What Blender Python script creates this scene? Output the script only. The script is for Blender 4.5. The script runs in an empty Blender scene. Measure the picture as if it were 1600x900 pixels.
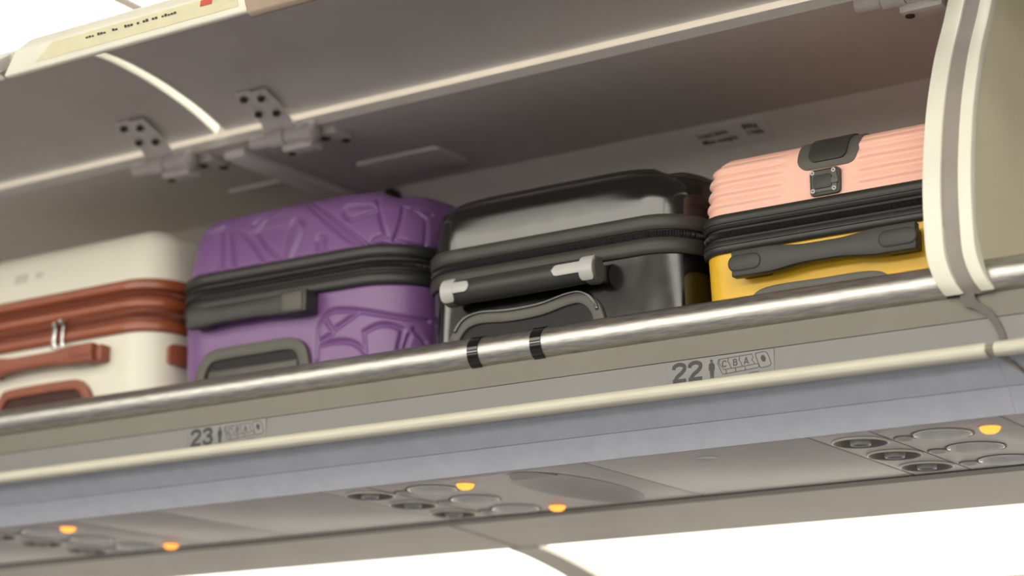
import bpy, bmesh, math, random
import numpy as np
from mathutils import Matrix, Vector
random.seed(4)
PI = math.pi
scene = bpy.context.scene
COL = scene.collection

# ------------------------------------------------------------------ camera
FPX = 3300.0                                   # focal length in pixels of the 1600 px wide frame
PITCH = math.atan(859/FPX); YAW = math.radians(33.566)
hd = Vector((-math.sin(YAW), math.cos(YAW), 0)); rt = Vector((math.cos(YAW), math.sin(YAW), 0)); upv = Vector((0,0,1))
fw = hd*math.cos(PITCH) + upv*math.sin(PITCH); uu = -hd*math.sin(PITCH) + upv*math.cos(PITCH)
cam = bpy.data.cameras.new('camera'); camo = bpy.data.objects.new('camera', cam); COL.objects.link(camo)
M4 = Matrix((rt, uu, -fw)).transposed().to_4x4(); M4.translation = (1.2197, -2.2283, 1.1481); camo.matrix_world = M4
cam.sensor_width = 36; cam.lens = 36*FPX/1600; cam.clip_start = 0.05; cam.clip_end = 60
cam.dof.use_dof = True; cam.dof.focus_distance = 2.63; cam.dof.aperture_fstop = 2.5
scene.camera = camo
# ------------------------------------------------------------------ world, exposure
w = bpy.data.worlds.new('cabin_ambient'); scene.world = w; w.use_nodes = True
w.node_tree.nodes['Background'].inputs[0].default_value = (1.0, 0.975, 0.955, 1)
w.node_tree.nodes['Background'].inputs[1].default_value = 0.43
vs = scene.view_settings; vs.view_transform = 'Standard'; vs.look = 'None'; vs.gamma = 1; vs.use_curve_mapping = False
vs.exposure = 0.0
CEIL_E, OPP_E, COVE_E, SIDE_E = 4.2, 9.6, 4.0, 3.5         # strength of cabin lights, added opposite fills and glowing sidewall

# ------------------------------------------------------------------ materials
def lin(c):
    return tuple(((x/255)/12.92 if x/255 <= .04045 else ((x/255+.055)/1.055)**2.4) for x in c) + (1,)
MATS = {}
def mat(name, rgb, rough=.5, metal=0, var=.04, nscale=30, bump=0, bscale=300, coat=0, spec=.5, stretch=None, rvar=0):
    if name in MATS: return MATS[name]
    m = bpy.data.materials.new(name); m.use_nodes = True; nt = m.node_tree; N = nt.nodes; L = nt.links
    b = N['Principled BSDF']; c = lin(rgb)
    b.inputs['Roughness'].default_value = rough; b.inputs['Metallic'].default_value = metal
    b.inputs['Specular IOR Level'].default_value = spec
    b.inputs['Coat Weight'].default_value = coat; b.inputs['Coat Roughness'].default_value = .06
    tc = N.new('ShaderNodeTexCoord'); mp = N.new('ShaderNodeMapping'); L.new(tc.outputs['Object'], mp.inputs[0])
    if stretch: mp.inputs['Scale'].default_value = stretch
    nz = N.new('ShaderNodeTexNoise'); nz.inputs['Scale'].default_value = nscale; nz.inputs['Detail'].default_value = 5
    L.new(mp.outputs[0], nz.inputs['Vector'])
    rp = N.new('ShaderNodeValToRGB'); rp.color_ramp.elements[0].position = .3; rp.color_ramp.elements[1].position = .7
    rp.color_ramp.elements[0].color = tuple(x*(1-var*2) for x in c[:3])+(1,)
    rp.color_ramp.elements[1].color = tuple(min(1, x*(1+var)) for x in c[:3])+(1,)
    L.new(nz.outputs['Fac'], rp.inputs[0]); L.new(rp.outputs[0], b.inputs['Base Color'])
    if rvar:
        mr = N.new('ShaderNodeMapRange'); mr.inputs[3].default_value = max(.02, rough-rvar); mr.inputs[4].default_value = rough+rvar
        L.new(nz.outputs['Fac'], mr.inputs[0]); L.new(mr.outputs[0], b.inputs['Roughness'])
    if bump:
        n2 = N.new('ShaderNodeTexNoise'); n2.inputs['Scale'].default_value = bscale; n2.inputs['Detail'].default_value = 3
        L.new(mp.outputs[0], n2.inputs['Vector'])
        bp = N.new('ShaderNodeBump'); bp.inputs['Strength'].default_value = bump; bp.inputs['Distance'].default_value = .001
        L.new(n2.outputs['Fac'], bp.inputs['Height']); L.new(bp.outputs[0], b.inputs['Normal'])
    MATS[name] = m; return m
def emat(name, rgb, strength):
    m = bpy.data.materials.new(name); m.use_nodes = True; nt = m.node_tree; nt.nodes.clear()
    e = nt.nodes.new('ShaderNodeEmission'); o = nt.nodes.new('ShaderNodeOutputMaterial')
    e.inputs[0].default_value = lin(rgb); e.inputs[1].default_value = strength
    nt.links.new(e.outputs[0], o.inputs[0]); return m

M_LINER = mat('bin_liner_grey', (214,208,202), .55, bump=.15, bscale=500, var=.02)
M_DOOR = mat('door_inner_grey', (198,193,187), .5, bump=.15, bscale=500, var=.03, nscale=9)
M_LIP = mat('cream_lip', (208,206,188), .38, var=.02, nscale=14)
M_RIB = mat('rib_lit_grey', (232,228,224), .5, var=.02)  # liner grey lightened for the light caught by the tilted rib
M_CEIL = mat('cabin_ceiling', (150,147,142), .6, var=.02, nscale=5)
M_CREAM = mat('cream_plastic', (238,236,220), .38, var=.02, nscale=14)
M_FASCIA = mat('fascia_grey', (118,115,105), .5, bump=.1, bscale=600, var=.03, nscale=12)
M_STRIP = mat('label_strip_grey', (127,126,124), .45, bump=.1, bscale=600, var=.02, nscale=12)
M_LOWER = mat('lower_panel_grey', (177,180,191), .5, bump=.25, bscale=900, var=.03, nscale=40)
M_PSU = mat('service_panel_grey', (200,197,196), .42, bump=.15, bscale=700, var=.03, nscale=10)
M_SIDE = mat('sidewall_beige', (220,214,204), .5, var=.03, nscale=8)
M_ALU = mat('brushed_aluminium', (196,194,188), .36, 1, var=.14, nscale=16, bump=.12, bscale=60, stretch=(3,30,30), rvar=.1)
M_GASKET = mat('gasket_grey', (150,143,136), .6, var=.05, nscale=20)
M_DGASKET = mat('dark_gasket', (96,92,88), .55, var=.05)
M_OLIVE = mat('end_wall_olive', (232,226,198), .5, bump=.15, bscale=500, var=.03, nscale=10)
M_HINGE = mat('hinge_grey_paint', (206,200,196), .45, 0, var=.05)
M_SCREW = mat('dark_screw', (66,52,44), .5, .6)
M_BLACKGLOSS = mat('black_gloss_band', (14,14,13), .12, coat=.5)
M_INK = mat('printed_ink', (62,62,63), .6, var=.03)
M_DECAL = mat('label_film', (132,131,130), .4, var=.01)
M_YLABEL = mat('yellow_label', (232,226,190), .45, var=.03)
M_DARK = mat('dark_recess', (42,40,40), .6)
M_CHROME = mat('chrome', (215,215,215), .15, 1, var=.02)
M_LENS = mat('lamp_lens', (232,232,230), .22, coat=.6, var=.01)
M_RED = mat('red_print', (214,96,80), .5)
# suitcases
M_PINK = mat('pink_polycarbonate', (250,196,177), .42, bump=.12, bscale=900, var=.015, nscale=12)
M_YEL = mat('yellow_polycarbonate', (232,184,30), .38, bump=.12, bscale=900, var=.02, nscale=12)
M_PURP = mat('purple_polycarbonate', (122,84,138), .36, bump=.12, bscale=700, var=.03, nscale=12, spec=.6)
M_WHITE = mat('ivory_polycarbonate', (230,228,212), .36, var=.012, nscale=8)
M_BLK = mat('black_piano_shell', (12,12,12), .12, coat=0, spec=1.0, var=.02, rvar=.05, nscale=25)
M_BTRIM = mat('black_rubber_trim', (40,40,37), .42, bump=.1, bscale=500, var=.06)
M_BTRIM2 = mat('grey_rubber_trim', (56,55,49), .48, bump=.15, bscale=600, var=.06)
M_BPLAS = mat('black_plastic', (52,52,49), .46, bump=.15, bscale=800, var=.05)
M_GPLAS = mat('charcoal_plastic', (88,86,80), .46, bump=.15, bscale=800, var=.05)
M_ZIP = mat('zipper_black', (24,24,23), .55, var=.1, nscale=300)
M_RUST = mat('rust_trim', (146,76,46), .2, bump=.08, bscale=500, var=.05, nscale=20)
M_RUST2 = mat('rust_plastic', (146,80,56), .42, var=.04)
M_RUSTD = mat('rust_zipper', (120,58,36), .5, var=.1, nscale=200)
M_LGREY = mat('light_grey_inlay', (186,186,182), .35, var=.02)
M_RECESS = mat('black_recess', (12,11,11), .6)

# ------------------------------------------------------------------ object helpers
ORIG = {}
def tag(o, label, cat, group=None):
    o['label'] = label; o['category'] = cat
    if group: o['group'] = group
    return o
def thing(name, loc, label=None, cat=None, group=None, rz=0):
    o = bpy.data.objects.new(name, None); o.empty_display_size = .05; COL.objects.link(o)
    o.location = loc; o.rotation_euler = (0,0,rz); ORIG[o] = np.array(loc, float) if rz == 0 else np.zeros(3)
    if label: tag(o, label, cat, group)
    return o
def mk(name, V, F, m, parent=None, ang=35, org=None, label=None):
    """one mesh object; coordinates are the world's (or the thing's own, for a thing that is turned)"""
    V = np.asarray(V, float)
    if parent is not None:
        o0 = ORIG[parent]
    elif org is not None: o0 = np.array(org, float)
    else: o0 = np.zeros(3)
    me = bpy.data.meshes.new(name); me.from_pydata((V-o0).tolist(), [], [list(f) for f in F])
    bm = bmesh.new(); bm.from_mesh(me); bmesh.ops.recalc_face_normals(bm, faces=bm.faces); bm.to_mesh(me); bm.free()
    me.polygons.foreach_set('use_smooth', [True]*len(me.polygons)); me.set_sharp_from_angle(angle=math.radians(ang))
    me.materials.append(m); me.update()
    o = bpy.data.objects.new(name, me); COL.objects.link(o)
    if parent is not None:
        o.parent = parent; ORIG[o] = o0
    else:
        o.location = o0; ORIG[o] = o0
    if label: o['label'] = label
    return o
def struct(o): o['kind'] = 'structure'; return o
def bevel_vf(V, F, r, seg=2):
    bm = bmesh.new(); vs_ = [bm.verts.new(v) for v in V]
    for f in F: bm.faces.new([vs_[i] for i in f])
    bmesh.ops.recalc_face_normals(bm, faces=bm.faces)
    es = [e for e in bm.edges if len(e.link_faces) == 2 and e.calc_face_angle(0) > .5]
    bmesh.ops.bevel(bm, geom=es, offset=r, segments=seg, profile=.5, affect='EDGES', clamp_overlap=True)
    bm.verts.index_update()
    V2 = [tuple(v.co) for v in bm.verts]; F2 = [[v.index for v in f.verts] for f in bm.faces]; bm.free()
    return V2, F2
def box_vf(lo, hi):
    x0,y0,z0 = lo; x1,y1,z1 = hi
    V = [(x0,y0,z0),(x1,y0,z0),(x1,y1,z0),(x0,y1,z0),(x0,y0,z1),(x1,y0,z1),(x1,y1,z1),(x0,y1,z1)]
    return V, [(0,3,2,1),(4,5,6,7),(0,1,5,4),(1,2,6,5),(2,3,7,6),(3,0,4,7)]
def box(name, lo, hi, m, parent=None, bev=0, **k):
    V, F = box_vf(lo, hi)
    if bev: V, F = bevel_vf(V, F, bev)
    return mk(name, V, F, m, parent, **k)
def prism(name, pts, a, b, m, parent=None, axis='x', bev=0, seg=2, **k):
    """a closed outline pushed from a to b; axis x: outline is (y,z); y: outline is (x,z); z: outline is (x,y)"""
    n = len(pts); f = {'x': lambda p, t: (t, p[0], p[1]), 'y': lambda p, t: (p[0], t, p[1]), 'z': lambda p, t: (p[0], p[1], t)}[axis]
    V = [f(p, a) for p in pts] + [f(p, b) for p in pts]
    F = [list(range(n))[::-1], list(range(n, 2*n))] + [(i, (i+1) % n, n+(i+1) % n, n+i) for i in range(n)]
    if bev: V, F = bevel_vf(V, F, bev, seg)
    return mk(name, V, F, m, parent, **k)
def sheet_pts(pts, t):
    """thicken an open (y,z) line into a closed outline; t positive = to the left of the walking direction"""
    P = np.array(pts, float); d = np.gradient(P, axis=0); d /= np.linalg.norm(d, axis=1)[:,None]
    n = np.stack([-d[:,1], d[:,0]], 1)
    return [tuple(p) for p in P] + [tuple(p) for p in (P+n*t)[::-1]]
def smooth_line(pts, n=8):
    """Catmull-Rom through points"""
    P = [np.array(p, float) for p in pts]; P = [2*P[0]-P[1]] + P + [2*P[-1]-P[-2]]; out = []
    for i in range(1, len(P)-2):
        for t in np.linspace(0, 1, n, endpoint=False):
            a,b,c,d = P[i-1:i+3]
            out.append(tuple(.5*((2*b)+(-a+c)*t+(2*a-5*b+4*c-d)*t*t+(-a+3*b-3*c+d)*t**3)))
    out.append(tuple(P[-2])); return out
def lathe(name, prof, c, m, parent=None, n=40, sx=1, sy=1, ang=35, cap=False, **k):
    V = []; F = []
    for r, z in prof:
        for i in range(n):
            a = 2*PI*i/n; V.append((c[0]+r*sx*math.cos(a), c[1]+r*sy*math.sin(a), c[2]+z))
    for j in range(len(prof)-1):
        for i in range(n):
            F.append((j*n+i, j*n+(i+1) % n, (j+1)*n+(i+1) % n, (j+1)*n+i))
    if cap:
        F.append(list(range((len(prof)-1)*n, len(prof)*n))); F.append(list(range(n))[::-1])
    return mk(name, V, F, m, parent, ang=ang, **k)
def rod(name, p0, p1, r, m, parent=None, n=20, prof=None, **k):
    """round bar between two points, with an optional list of (t, radius)"""
    p0 = Vector(p0); p1 = Vector(p1); d = p1-p0; q = d.to_track_quat('Z', 'Y')
    prof = prof or [(0,r),(1,r)]; V = []; F = []
    for t, rr in prof:
        for i in range(n):
            a = 2*PI*i/n; V.append(tuple(p0 + d*t + q @ Vector((rr*math.cos(a), rr*math.sin(a), 0))))
    for j in range(len(prof)-1):
        for i in range(n): F.append((j*n+i, j*n+(i+1) % n, (j+1)*n+(i+1) % n, (j+1)*n+i))
    F.append(list(range(n))[::-1]); F.append(list(range((len(prof)-1)*n, len(prof)*n)))
    return mk(name, V, F, m, parent, **k)
def rrect(x0, x1, z0, z1, r, n=6):
    P = []
    for cx, cz, a0 in ((x1-r,z1-r,0),(x0+r,z1-r,90),(x0+r,z0+r,180),(x1-r,z0+r,270)):
        for i in range(n+1):
            a = math.radians(a0+90*i/n); P.append((cx+r*math.cos(a), cz+r*math.sin(a)))
    return P
def band_outline(path, wd):
    """closed outline of a stroke of width wd along an open 2-D path"""
    P = np.array(path, float); d = np.gradient(P, axis=0); d /= np.linalg.norm(d, axis=1)[:,None]
    n = np.stack([-d[:,1], d[:,0]], 1); wd = np.asarray(wd)*np.ones(len(P))
    return P + n*wd[:,None]/2, P - n*wd[:,None]/2
def stroke(name, path, wd, y0, y1, m, parent=None, bev=0, closed=False, **k):
    """stroke in the x-z plane between depths y0 and y1"""
    if closed: path = list(path) + [path[0], path[1]]
    A, B = band_outline(path, wd)
    if closed: A, B = A[:-1], B[:-1]; A[0] = A[-1]; B[0] = B[-1]
    n = len(A); V = []; F = []
    for i in range(n):
        V += [(A[i][0], y0, A[i][1]), (B[i][0], y0, B[i][1]), (B[i][0], y1, B[i][1]), (A[i][0], y1, A[i][1])]
    for i in range(n-1):
        for j in range(4): F.append((4*i+j, 4*i+(j+1) % 4, 4*i+4+(j+1) % 4, 4*i+4+j))
    if not closed: F += [(0,1,2,3), (4*n-1, 4*n-2, 4*n-3, 4*n-4)]
    if bev: V, F = bevel_vf(V, F, bev)
    return mk(name, V, F, m, parent, **k)
def cut(o, cutters):
    """cut holes: each cutter is (V, F) in the same coordinates as the mesh data of o"""
    for V, F in cutters:
        me = bpy.data.meshes.new('cutter'); me.from_pydata([tuple(v) for v in V], [], [list(f) for f in F]); c = bpy.data.objects.new('cutter', me); COL.objects.link(c)
        c.matrix_world = Matrix.Translation(Vector(ORIG[o])) if o.parent else o.matrix_world.copy()
        bm = bmesh.new(); bm.from_mesh(me); bmesh.ops.recalc_face_normals(bm, faces=bm.faces); bm.to_mesh(me); bm.free()
        md = o.modifiers.new('b', 'BOOLEAN'); md.operation = 'DIFFERENCE'; md.solver = 'EXACT'; md.object = c
        bpy.context.view_layer.update(); dg = bpy.context.evaluated_depsgraph_get()
        nm = bpy.data.meshes.new_from_object(o.evaluated_get(dg)); o.modifiers.clear(); old = o.data; o.data = nm; bpy.data.meshes.remove(old)
        bpy.data.objects.remove(c); bpy.data.meshes.remove(me)
    o.data.polygons.foreach_set('use_smooth', [True]*len(o.data.polygons)); o.data.set_sharp_from_angle(angle=math.radians(35))
def cyl_vf(c, rx, ry, z0, z1, n=40):
    V = [(c[0]+rx*math.cos(2*PI*i/n), c[1]+ry*math.sin(2*PI*i/n), z) for z in (z0, z1) for i in range(n)]
    return V, [list(range(n))[::-1], list(range(n, 2*n))] + [(i, (i+1) % n, n+(i+1) % n, n+i) for i in range(n)]
def text(name, body, x, z, size, y, m, parent, bold=0.0, sx=1, flip=False, ry=0, shear=0):
    """lettering as a thin mesh facing the aisle"""
    cu = bpy.data.curves.new(name, 'FONT'); cu.body = body; cu.size = size; cu.offset = bold; cu.extrude = .00015; cu.shear = shear
    t = bpy.data.objects.new('t', cu); COL.objects.link(t); bpy.context.view_layer.update()
    me = bpy.data.meshes.new_from_object(t.evaluated_get(bpy.context.evaluated_depsgraph_get())); bpy.data.objects.remove(t)
    co = np.array([v.co[:] for v in me.vertices]); F = [list(p.vertices) for p in me.polygons]; bpy.data.meshes.remove(me)
    if flip: co[:,0] *= -1; co[:,1] *= -1
    V = np.stack([x+co[:,0]*sx, y-co[:,2], z+co[:,1]], 1)
    return mk(name, V, F, m, parent)

# ================================================================== SETTING
XL, XR = -3.2, 2.2
struct(box('floor', (XL-3,-6.0,-.05), (XR+4,2.5,0), mat('carpet_blue_grey', (138,137,141), .9, bump=.5, bscale=200, var=.15)))
# cabin ceiling over the aisle, the cove above the bins, and the side wall behind the service panels
struct(prism('ceiling', sheet_pts(smooth_line([(-2.9,2.40),(-2.3,2.44),(-1.2,2.46),(-.75,2.50),(-.45,2.62)]), .03), XL, 3.6, M_CEIL))
struct(prism('trim_1', sheet_pts([(-.45,2.62),(.95,2.62),(.95,2.2)], .03), XL, XR, M_SIDE))
wall_prof = smooth_line([(.602,1.610),(.70,1.600),(.80,1.578),(.872,1.545),(.90,1.48),(.93,1.30),(.95,1.0)])
struct(prism('wall_outboard', sheet_pts([(p[0]+.012, p[1]+.012) for p in wall_prof], .02), XL, XR, M_SIDE))
struct(prism('trim_2', sheet_pts([(.398,1.6125),(.47,1.6085),(.55,1.603),(.604,1.5985)], .012), XL, -.650, M_SIDE))
struct(prism('trim_3', sheet_pts([(.398,1.6125),(.47,1.6085),(.55,1.603),(.604,1.5985)], .012), -.640, XR, M_SIDE))
struct(prism('trim_4', [(.362,1.609),(.397,1.609),(.397,1.63),(.362,1.63)], XL, XR, M_DGASKET))

# ------------------------------------------------------------------ cabin lights, added fill strips, glowing sidewall
E_CEIL = emat('aisle_light_diffuser', (255,249,234), CEIL_E)
E_COVE = emat('cove_light_diffuser', (255,252,244), COVE_E)
E_SIDE = emat('sidewall_glow', (255,250,236), SIDE_E)  # glow for the lit sidewall and the added low strip opposite
for i, (a, b) in enumerate(((-3.1,-1.30),(-1.28,.5),(.52,3.4))):
    t = thing('ceiling_light', ((a+b)/2, -1.22, 2.42), 'long aisle ceiling light diffuser, ' + ('far end', 'middle one', 'near end')[i] + ' of the three', 'light', 'aisle ceiling lights')
    box('diffuser', (a+.012,-1.50,2.426), (b-.012,-.95,2.442), E_CEIL, t, .004)
    stroke_pts = [(a,-1.52),(b,-1.52),(b,-.93),(a,-.93)]
    o = prism('frame', stroke_pts, 2.432, 2.458, M_CREAM, t, axis='z')
for i, (a, b) in enumerate(((-3.1,-1.185),(-1.165,.75),(.77,2.1))):
    t = thing('cove_light', ((a+b)/2, .3, 2.52), 'overexposed white cove light above the bins, ' + ('left of the dark seam', 'right of the dark seam', 'above the right-hand bin')[i], 'light', 'cove lights above the bins')
    prism('diffuser', sheet_pts(smooth_line([(-.12,2.545),(.1,2.525),(.4,2.52),(.8,2.54)], 4), .012), a, b, E_COVE, t)
    box('housing', (a,-.12,2.56), (b,.8,2.60), M_CREAM, t, .004)
    if i == 0: prism('seam', sheet_pts(smooth_line([(-.12,2.541),(.1,2.521),(.4,2.516),(.8,2.536)], 4), .012), b-.004, b+.024, M_GASKET, t, label='grey seam')
E_OPP = emat('opposite_fill_glow', (255,249,236), OPP_E)  # unseen strips added as frontal fill for the suitcase fronts
for i, (a, b) in enumerate(((-3.1,-.31),(-.29,3.4))):
    t = thing('opposite_fill_strip', ((a+b)/2, -2.7, 2.12), 'unseen fill light added over the opposite seats, ' + ('far half', 'near half')[i], 'light', 'added fill lights opposite')
    prism('diffuser', sheet_pts([(-2.86,2.13),(-2.78,2.25),(-2.66,2.34),(-2.52,2.385)], .01), a, b, E_OPP, t)
    prism('housing', sheet_pts([(-2.875,2.135),(-2.79,2.262),(-2.667,2.353),(-2.52,2.40)], .012), a, b, M_CREAM, t)
t = thing('opposite_low_fill', (.2, -3.72, 1.30), 'unseen glowing fill strip added at the opposite side wall behind the viewer', 'light')  # unseen strip added to throw light into the service panel recesses
prism('diffuser', sheet_pts([(-3.60,1.60),(-3.68,1.52),(-3.72,1.40),(-3.74,1.30)], -.012), -3.1, 3.4, E_SIDE, t)
prism('housing', sheet_pts([(-3.61,1.62),(-3.70,1.53),(-3.74,1.40),(-3.76,1.29)], -.012), -3.1, 3.4, M_CREAM, t)
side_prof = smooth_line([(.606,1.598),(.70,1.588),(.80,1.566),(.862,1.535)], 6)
for i, (a, b) in enumerate(((-2.35,-1.47),(-1.41,-.664),(-.592,.155+.7),(.93,1.7))):  # lit sidewall: emission replaces the light that falls on it
    t = thing('sidewall_glow_panel', ((a+b)/2, .73, 1.57), ('brightly lit white sidewall panel, shown as glowing, far out to the left', 'brightly lit white sidewall panel, shown as glowing, left of the curved rib', 'brightly lit white sidewall panel, shown as glowing, right of the curved rib', 'brightly lit white sidewall panel, shown as glowing, at the far right')[i], 'light', 'lit sidewall panels shown glowing')
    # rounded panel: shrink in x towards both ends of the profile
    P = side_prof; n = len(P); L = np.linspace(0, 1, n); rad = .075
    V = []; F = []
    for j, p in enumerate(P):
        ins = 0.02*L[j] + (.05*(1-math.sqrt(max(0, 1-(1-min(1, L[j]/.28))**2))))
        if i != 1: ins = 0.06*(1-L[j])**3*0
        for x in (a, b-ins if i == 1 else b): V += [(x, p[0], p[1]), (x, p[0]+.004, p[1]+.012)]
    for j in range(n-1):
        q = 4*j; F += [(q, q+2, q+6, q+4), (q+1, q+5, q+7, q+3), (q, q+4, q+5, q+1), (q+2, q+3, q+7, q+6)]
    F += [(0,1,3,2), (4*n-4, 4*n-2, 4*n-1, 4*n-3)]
    mk('diffuser', V, F, E_SIDE, t)  # the wall surface itself, given a glow
rib = [(.600,1.5965),(.66,1.590),(.76,1.572),(.83,1.552),(.875,1.525)]
struct(prism('trim_5', sheet_pts(smooth_line(rib), .012), -.662, -.606, M_SIDE))

# ================================================================== OVERHEAD BINS
rail_front = smooth_line([(.045,1.7865),(.020,1.7875),(.004,1.7860),(-.006,1.7770),(-.0095,1.7670),(-.0075,1.7560),(-.001,1.7480),(.008,1.7445),(.022,1.7440)], 5)
RAILP = rail_front + [(.022,1.752),(.045,1.752)]
lower_curve = smooth_line([(-.014,1.6685),(.004,1.6548),(.0200,1.6405)], 5)
lower2 = smooth_line([(.0206,1.6396),(.0310,1.6262),(.0410,1.6115)], 5)
lip = [(-.002,1.6830),(-.022,1.6828),(-.028,1.6815),(-.0325,1.6780),(-.0342,1.6730),(-.0325,1.6680),(-.028,1.6650),(-.022,1.6642),(-.002,1.6700)]
ceil_prof = [(.100,2.1780),(.425,2.1800)]
back_prof = smooth_line([(.425,2.1800),(.50,2.13),(.575,2.03),(.615,1.92),(.625,1.77)], 6)
strip_front = smooth_line([(.108,2.185),(.068,2.112),(.033,2.055),(.006,1.998),(-.010,1.953),(-.0225,1.902),(-.028,1.861),(-.0285,1.822),(-.0265,1.794),(-.0225,1.772),(-.0165,1.756),(-.006,1.7455)], 5)
def lean(o, g):
    for v in o.data.vertices:                   # the strips swing to the right at their lower end
        z = v.co.z+ORIG[g][2]; v.co.x += .014*(max(0, 1.800-z)/.055)**2
    return o
def make_bin(a, b, label, b2):
    t = thing('overhead_bin', ((a+b)/2, .3, 1.742), label, 'luggage bin', 'open overhead bins')
    box('shelf', (a,.022,1.757), (b,.62,1.775), M_LINER, t, .002)
    prism('ceiling_panel', sheet_pts(ceil_prof, .014), a, b, M_LINER, t)
    prism('back_panel', sheet_pts(back_prof, .014), a, b, M_LINER, t)
    prism('edge_rail', RAILP, a if a < 0 else a-.012, b if a > 0 else b+.012, M_ALU, t, label='worn brushed aluminium rail along the shelf edge')
    prism('fascia', [(.012,1.750),(.0035,1.7460),(.0030,1.7400),(.0010,1.7170),(.012,1.7170)], a, b2, M_FASCIA, t)
    prism('label_strip', [(.0,1.7158),(-.0015,1.683),(.012,1.683),(.012,1.7158)], a, b2, M_STRIP, t)
    return t
bin1 = make_bin(-3.0, .3265, 'open overhead bin holding the four suitcases, above row 22 and 23 labels', .386)
bin2 = make_bin(.386, 2.0, 'overhead bin at the right edge, beyond the cream divider', 2.0)
# lip and the panels under it run past the divider a little
def under(t, a, b, e):
    pa, pb = (a, e) if a < 0 else (e, b)
    prism('gutter_lip', lip, a, b, M_LIP, t, label='cream rounded lip under the seat-row labels', bev=.0015)
    prism('lower_panel', sheet_pts(lower_curve, .004), pa, pb, M_LOWER, t)
    prism('lower_panel', sheet_pts(lower2, .002), pa, pb, M_LOWER, t)
under(bin1, -3.0, .3930, .3972); under(bin2, .4020, 2.0, .3975)
for x in (-.3235, -.2255):
    prism('rail_band', [(p[0]-.0012, p[1]+.0008 if p[1] > 1.77 else p[1]-.0008) for p in rail_front[2:-2]] + [(.02,1.75),(.03,1.78)], x, x+.0165, M_BLACKGLOSS, bin1, label='glossy black band wrapped round the rail')
# bin end panels, gasket between
def end_panel(t, a, b, ia, ib, m):
    """curved cream edge strip from a to b and the wall behind it from ia to ib"""
    inner = sheet_pts(strip_front, .016)
    lean(prism('edge_strip', inner, a, b, M_CREAM, t, bev=.0025, label='curved cream edge strip of the bin end'), t)
    wall = [(p[0]+.012, p[1]) for p in strip_front[:-10]] + [(.03,1.762),(.62,1.762),(.63,1.90),(.58,2.05),(.50,2.15),(.425,2.192)]
    prism('end_wall', wall, ia, ib, m, t)
end_panel(bin1, .3260, .3490, .3360, .3475, M_LINER)
end_panel(bin2, .3690, .3860, .3705, .3840, M_OLIVE)
g = thing('divider_gasket', (.359,.02,1.69), 'grey rubber gasket between the two cream divider strips', 'gasket')
lean(prism('strip', sheet_pts([(p[0]+.004, p[1]) for p in strip_front], .03), .3478, .3702, M_GASKET, g), g)
tail = smooth_line([(.3640,1.7520),(.366,1.7400),(.374,1.7325),(.386,1.7235),(.397,1.7080),(.4035,1.6900),(.4050,1.6800)], 6)
stroke('tail', tail, np.interp(np.linspace(0,1,len(tail)), [0,.2,.35,1], [.018,.016,.009,.0075]), -.0035, .008, M_DGASKET, g)
jn = smooth_line([(-.0335,1.673),(-.024,1.6640),(-.012,1.6665),(.004,1.6538),(.0200,1.6395),(.031,1.6255),(.041,1.6105)], 5)
jo = prism('joint', sheet_pts([(p[0]-.0008, p[1]-.0008) for p in jn], .004), .3930, .4018, M_GASKET, g)
for v in jo.data.vertices:                      # it leans to the right on its way down
    z = v.co.z+ORIG[g][2]; v.co.x += .034*min(1, max(0, 1.672-z)/.026)+.10*max(0, 1.646-z)
# ceiling rib, cover plates and clips in the bin
box('ceiling_rib', (-.880,.125,2.166), (-.838,.43,2.180), M_RIB, bin1, .004)
prism('back_rib', sheet_pts([(p[0]-.002, p[1]-.002) for p in back_prof], -.012), -.880, -.838, M_RIB, bin1)
for x0, x1, y0, y1 in ((-.745,-.585,.282,.372), (-1.010,-.893,.280,.300)):
    o = prism('cover_plate', rrect(x0, x1, y0, y1, .009), 2.1735, 2.183, M_LINER, bin1, axis='z', bev=.002)
for x in (-.820, -.782):
    box('clip', (x,.410,2.146), (x+.014,.440,2.176), M_SCREW, bin1, .002)
# load placard on the sloping back of the bin
pl = []
def back_at(v):   # point on the back panel, v metres down from the ceiling
    P = np.array(back_prof); s = np.concatenate([[0], np.cumsum(np.linalg.norm(np.diff(P, axis=0), axis=1))])
    return np.interp(v, s, P[:,0]), np.interp(v, s, P[:,1])
def text_on_back(body, x, v, size, parent):
    y, z = back_at(v); y2, z2 = back_at(v-size); d = np.array([y2-y, z2-z]); d /= np.linalg.norm(d)
    cu = bpy.data.curves.new('text', 'FONT'); cu.body = body; cu.size = size; cu.extrude = .0001; cu.offset = size*.01
    tt = bpy.data.objects.new('t', cu); COL.objects.link(tt); bpy.context.view_layer.update()
    me = bpy.data.meshes.new_from_object(tt.evaluated_get(bpy.context.evaluated_depsgraph_get())); bpy.data.objects.remove(tt)
    co = np.array([v_.co[:] for v_ in me.vertices]); F = [list(p.vertices) for p in me.polygons]; bpy.data.meshes.remove(me)
    nrm = np.array([-abs(d[1]), -abs(d[0])])
    V = np.stack([x+co[:,0], y+d[0]*co[:,1]+nrm[0]*.0042, z+d[1]*co[:,1]+nrm[1]*.0042], 1)
    return mk('lettering', V, F, M_INK, parent)
pla = thing('load_placard', (-.16,.445,2.165), 'small grey placard with two blocks of blurred print on the bin back', 'label')
ya, za = back_at(.008); yb, zb = back_at(.050)
mk('film', [(-.225,ya-.0016,za-.0016),(-.100,ya-.0016,za-.0016),(-.100,yb-.0016,zb-.0016),(-.225,yb-.0016,zb-.0016),(-.225,ya-.0004,za-.0004),(-.100,ya-.0004,za-.0004),(-.100,yb-.0004,zb-.0004),(-.225,yb-.0004,zb-.0004)],
   [(0,1,2,3),(4,7,6,5),(0,4,5,1),(1,5,6,2),(2,6,7,3),(3,7,4,0)], M_LINER, pla)
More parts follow.
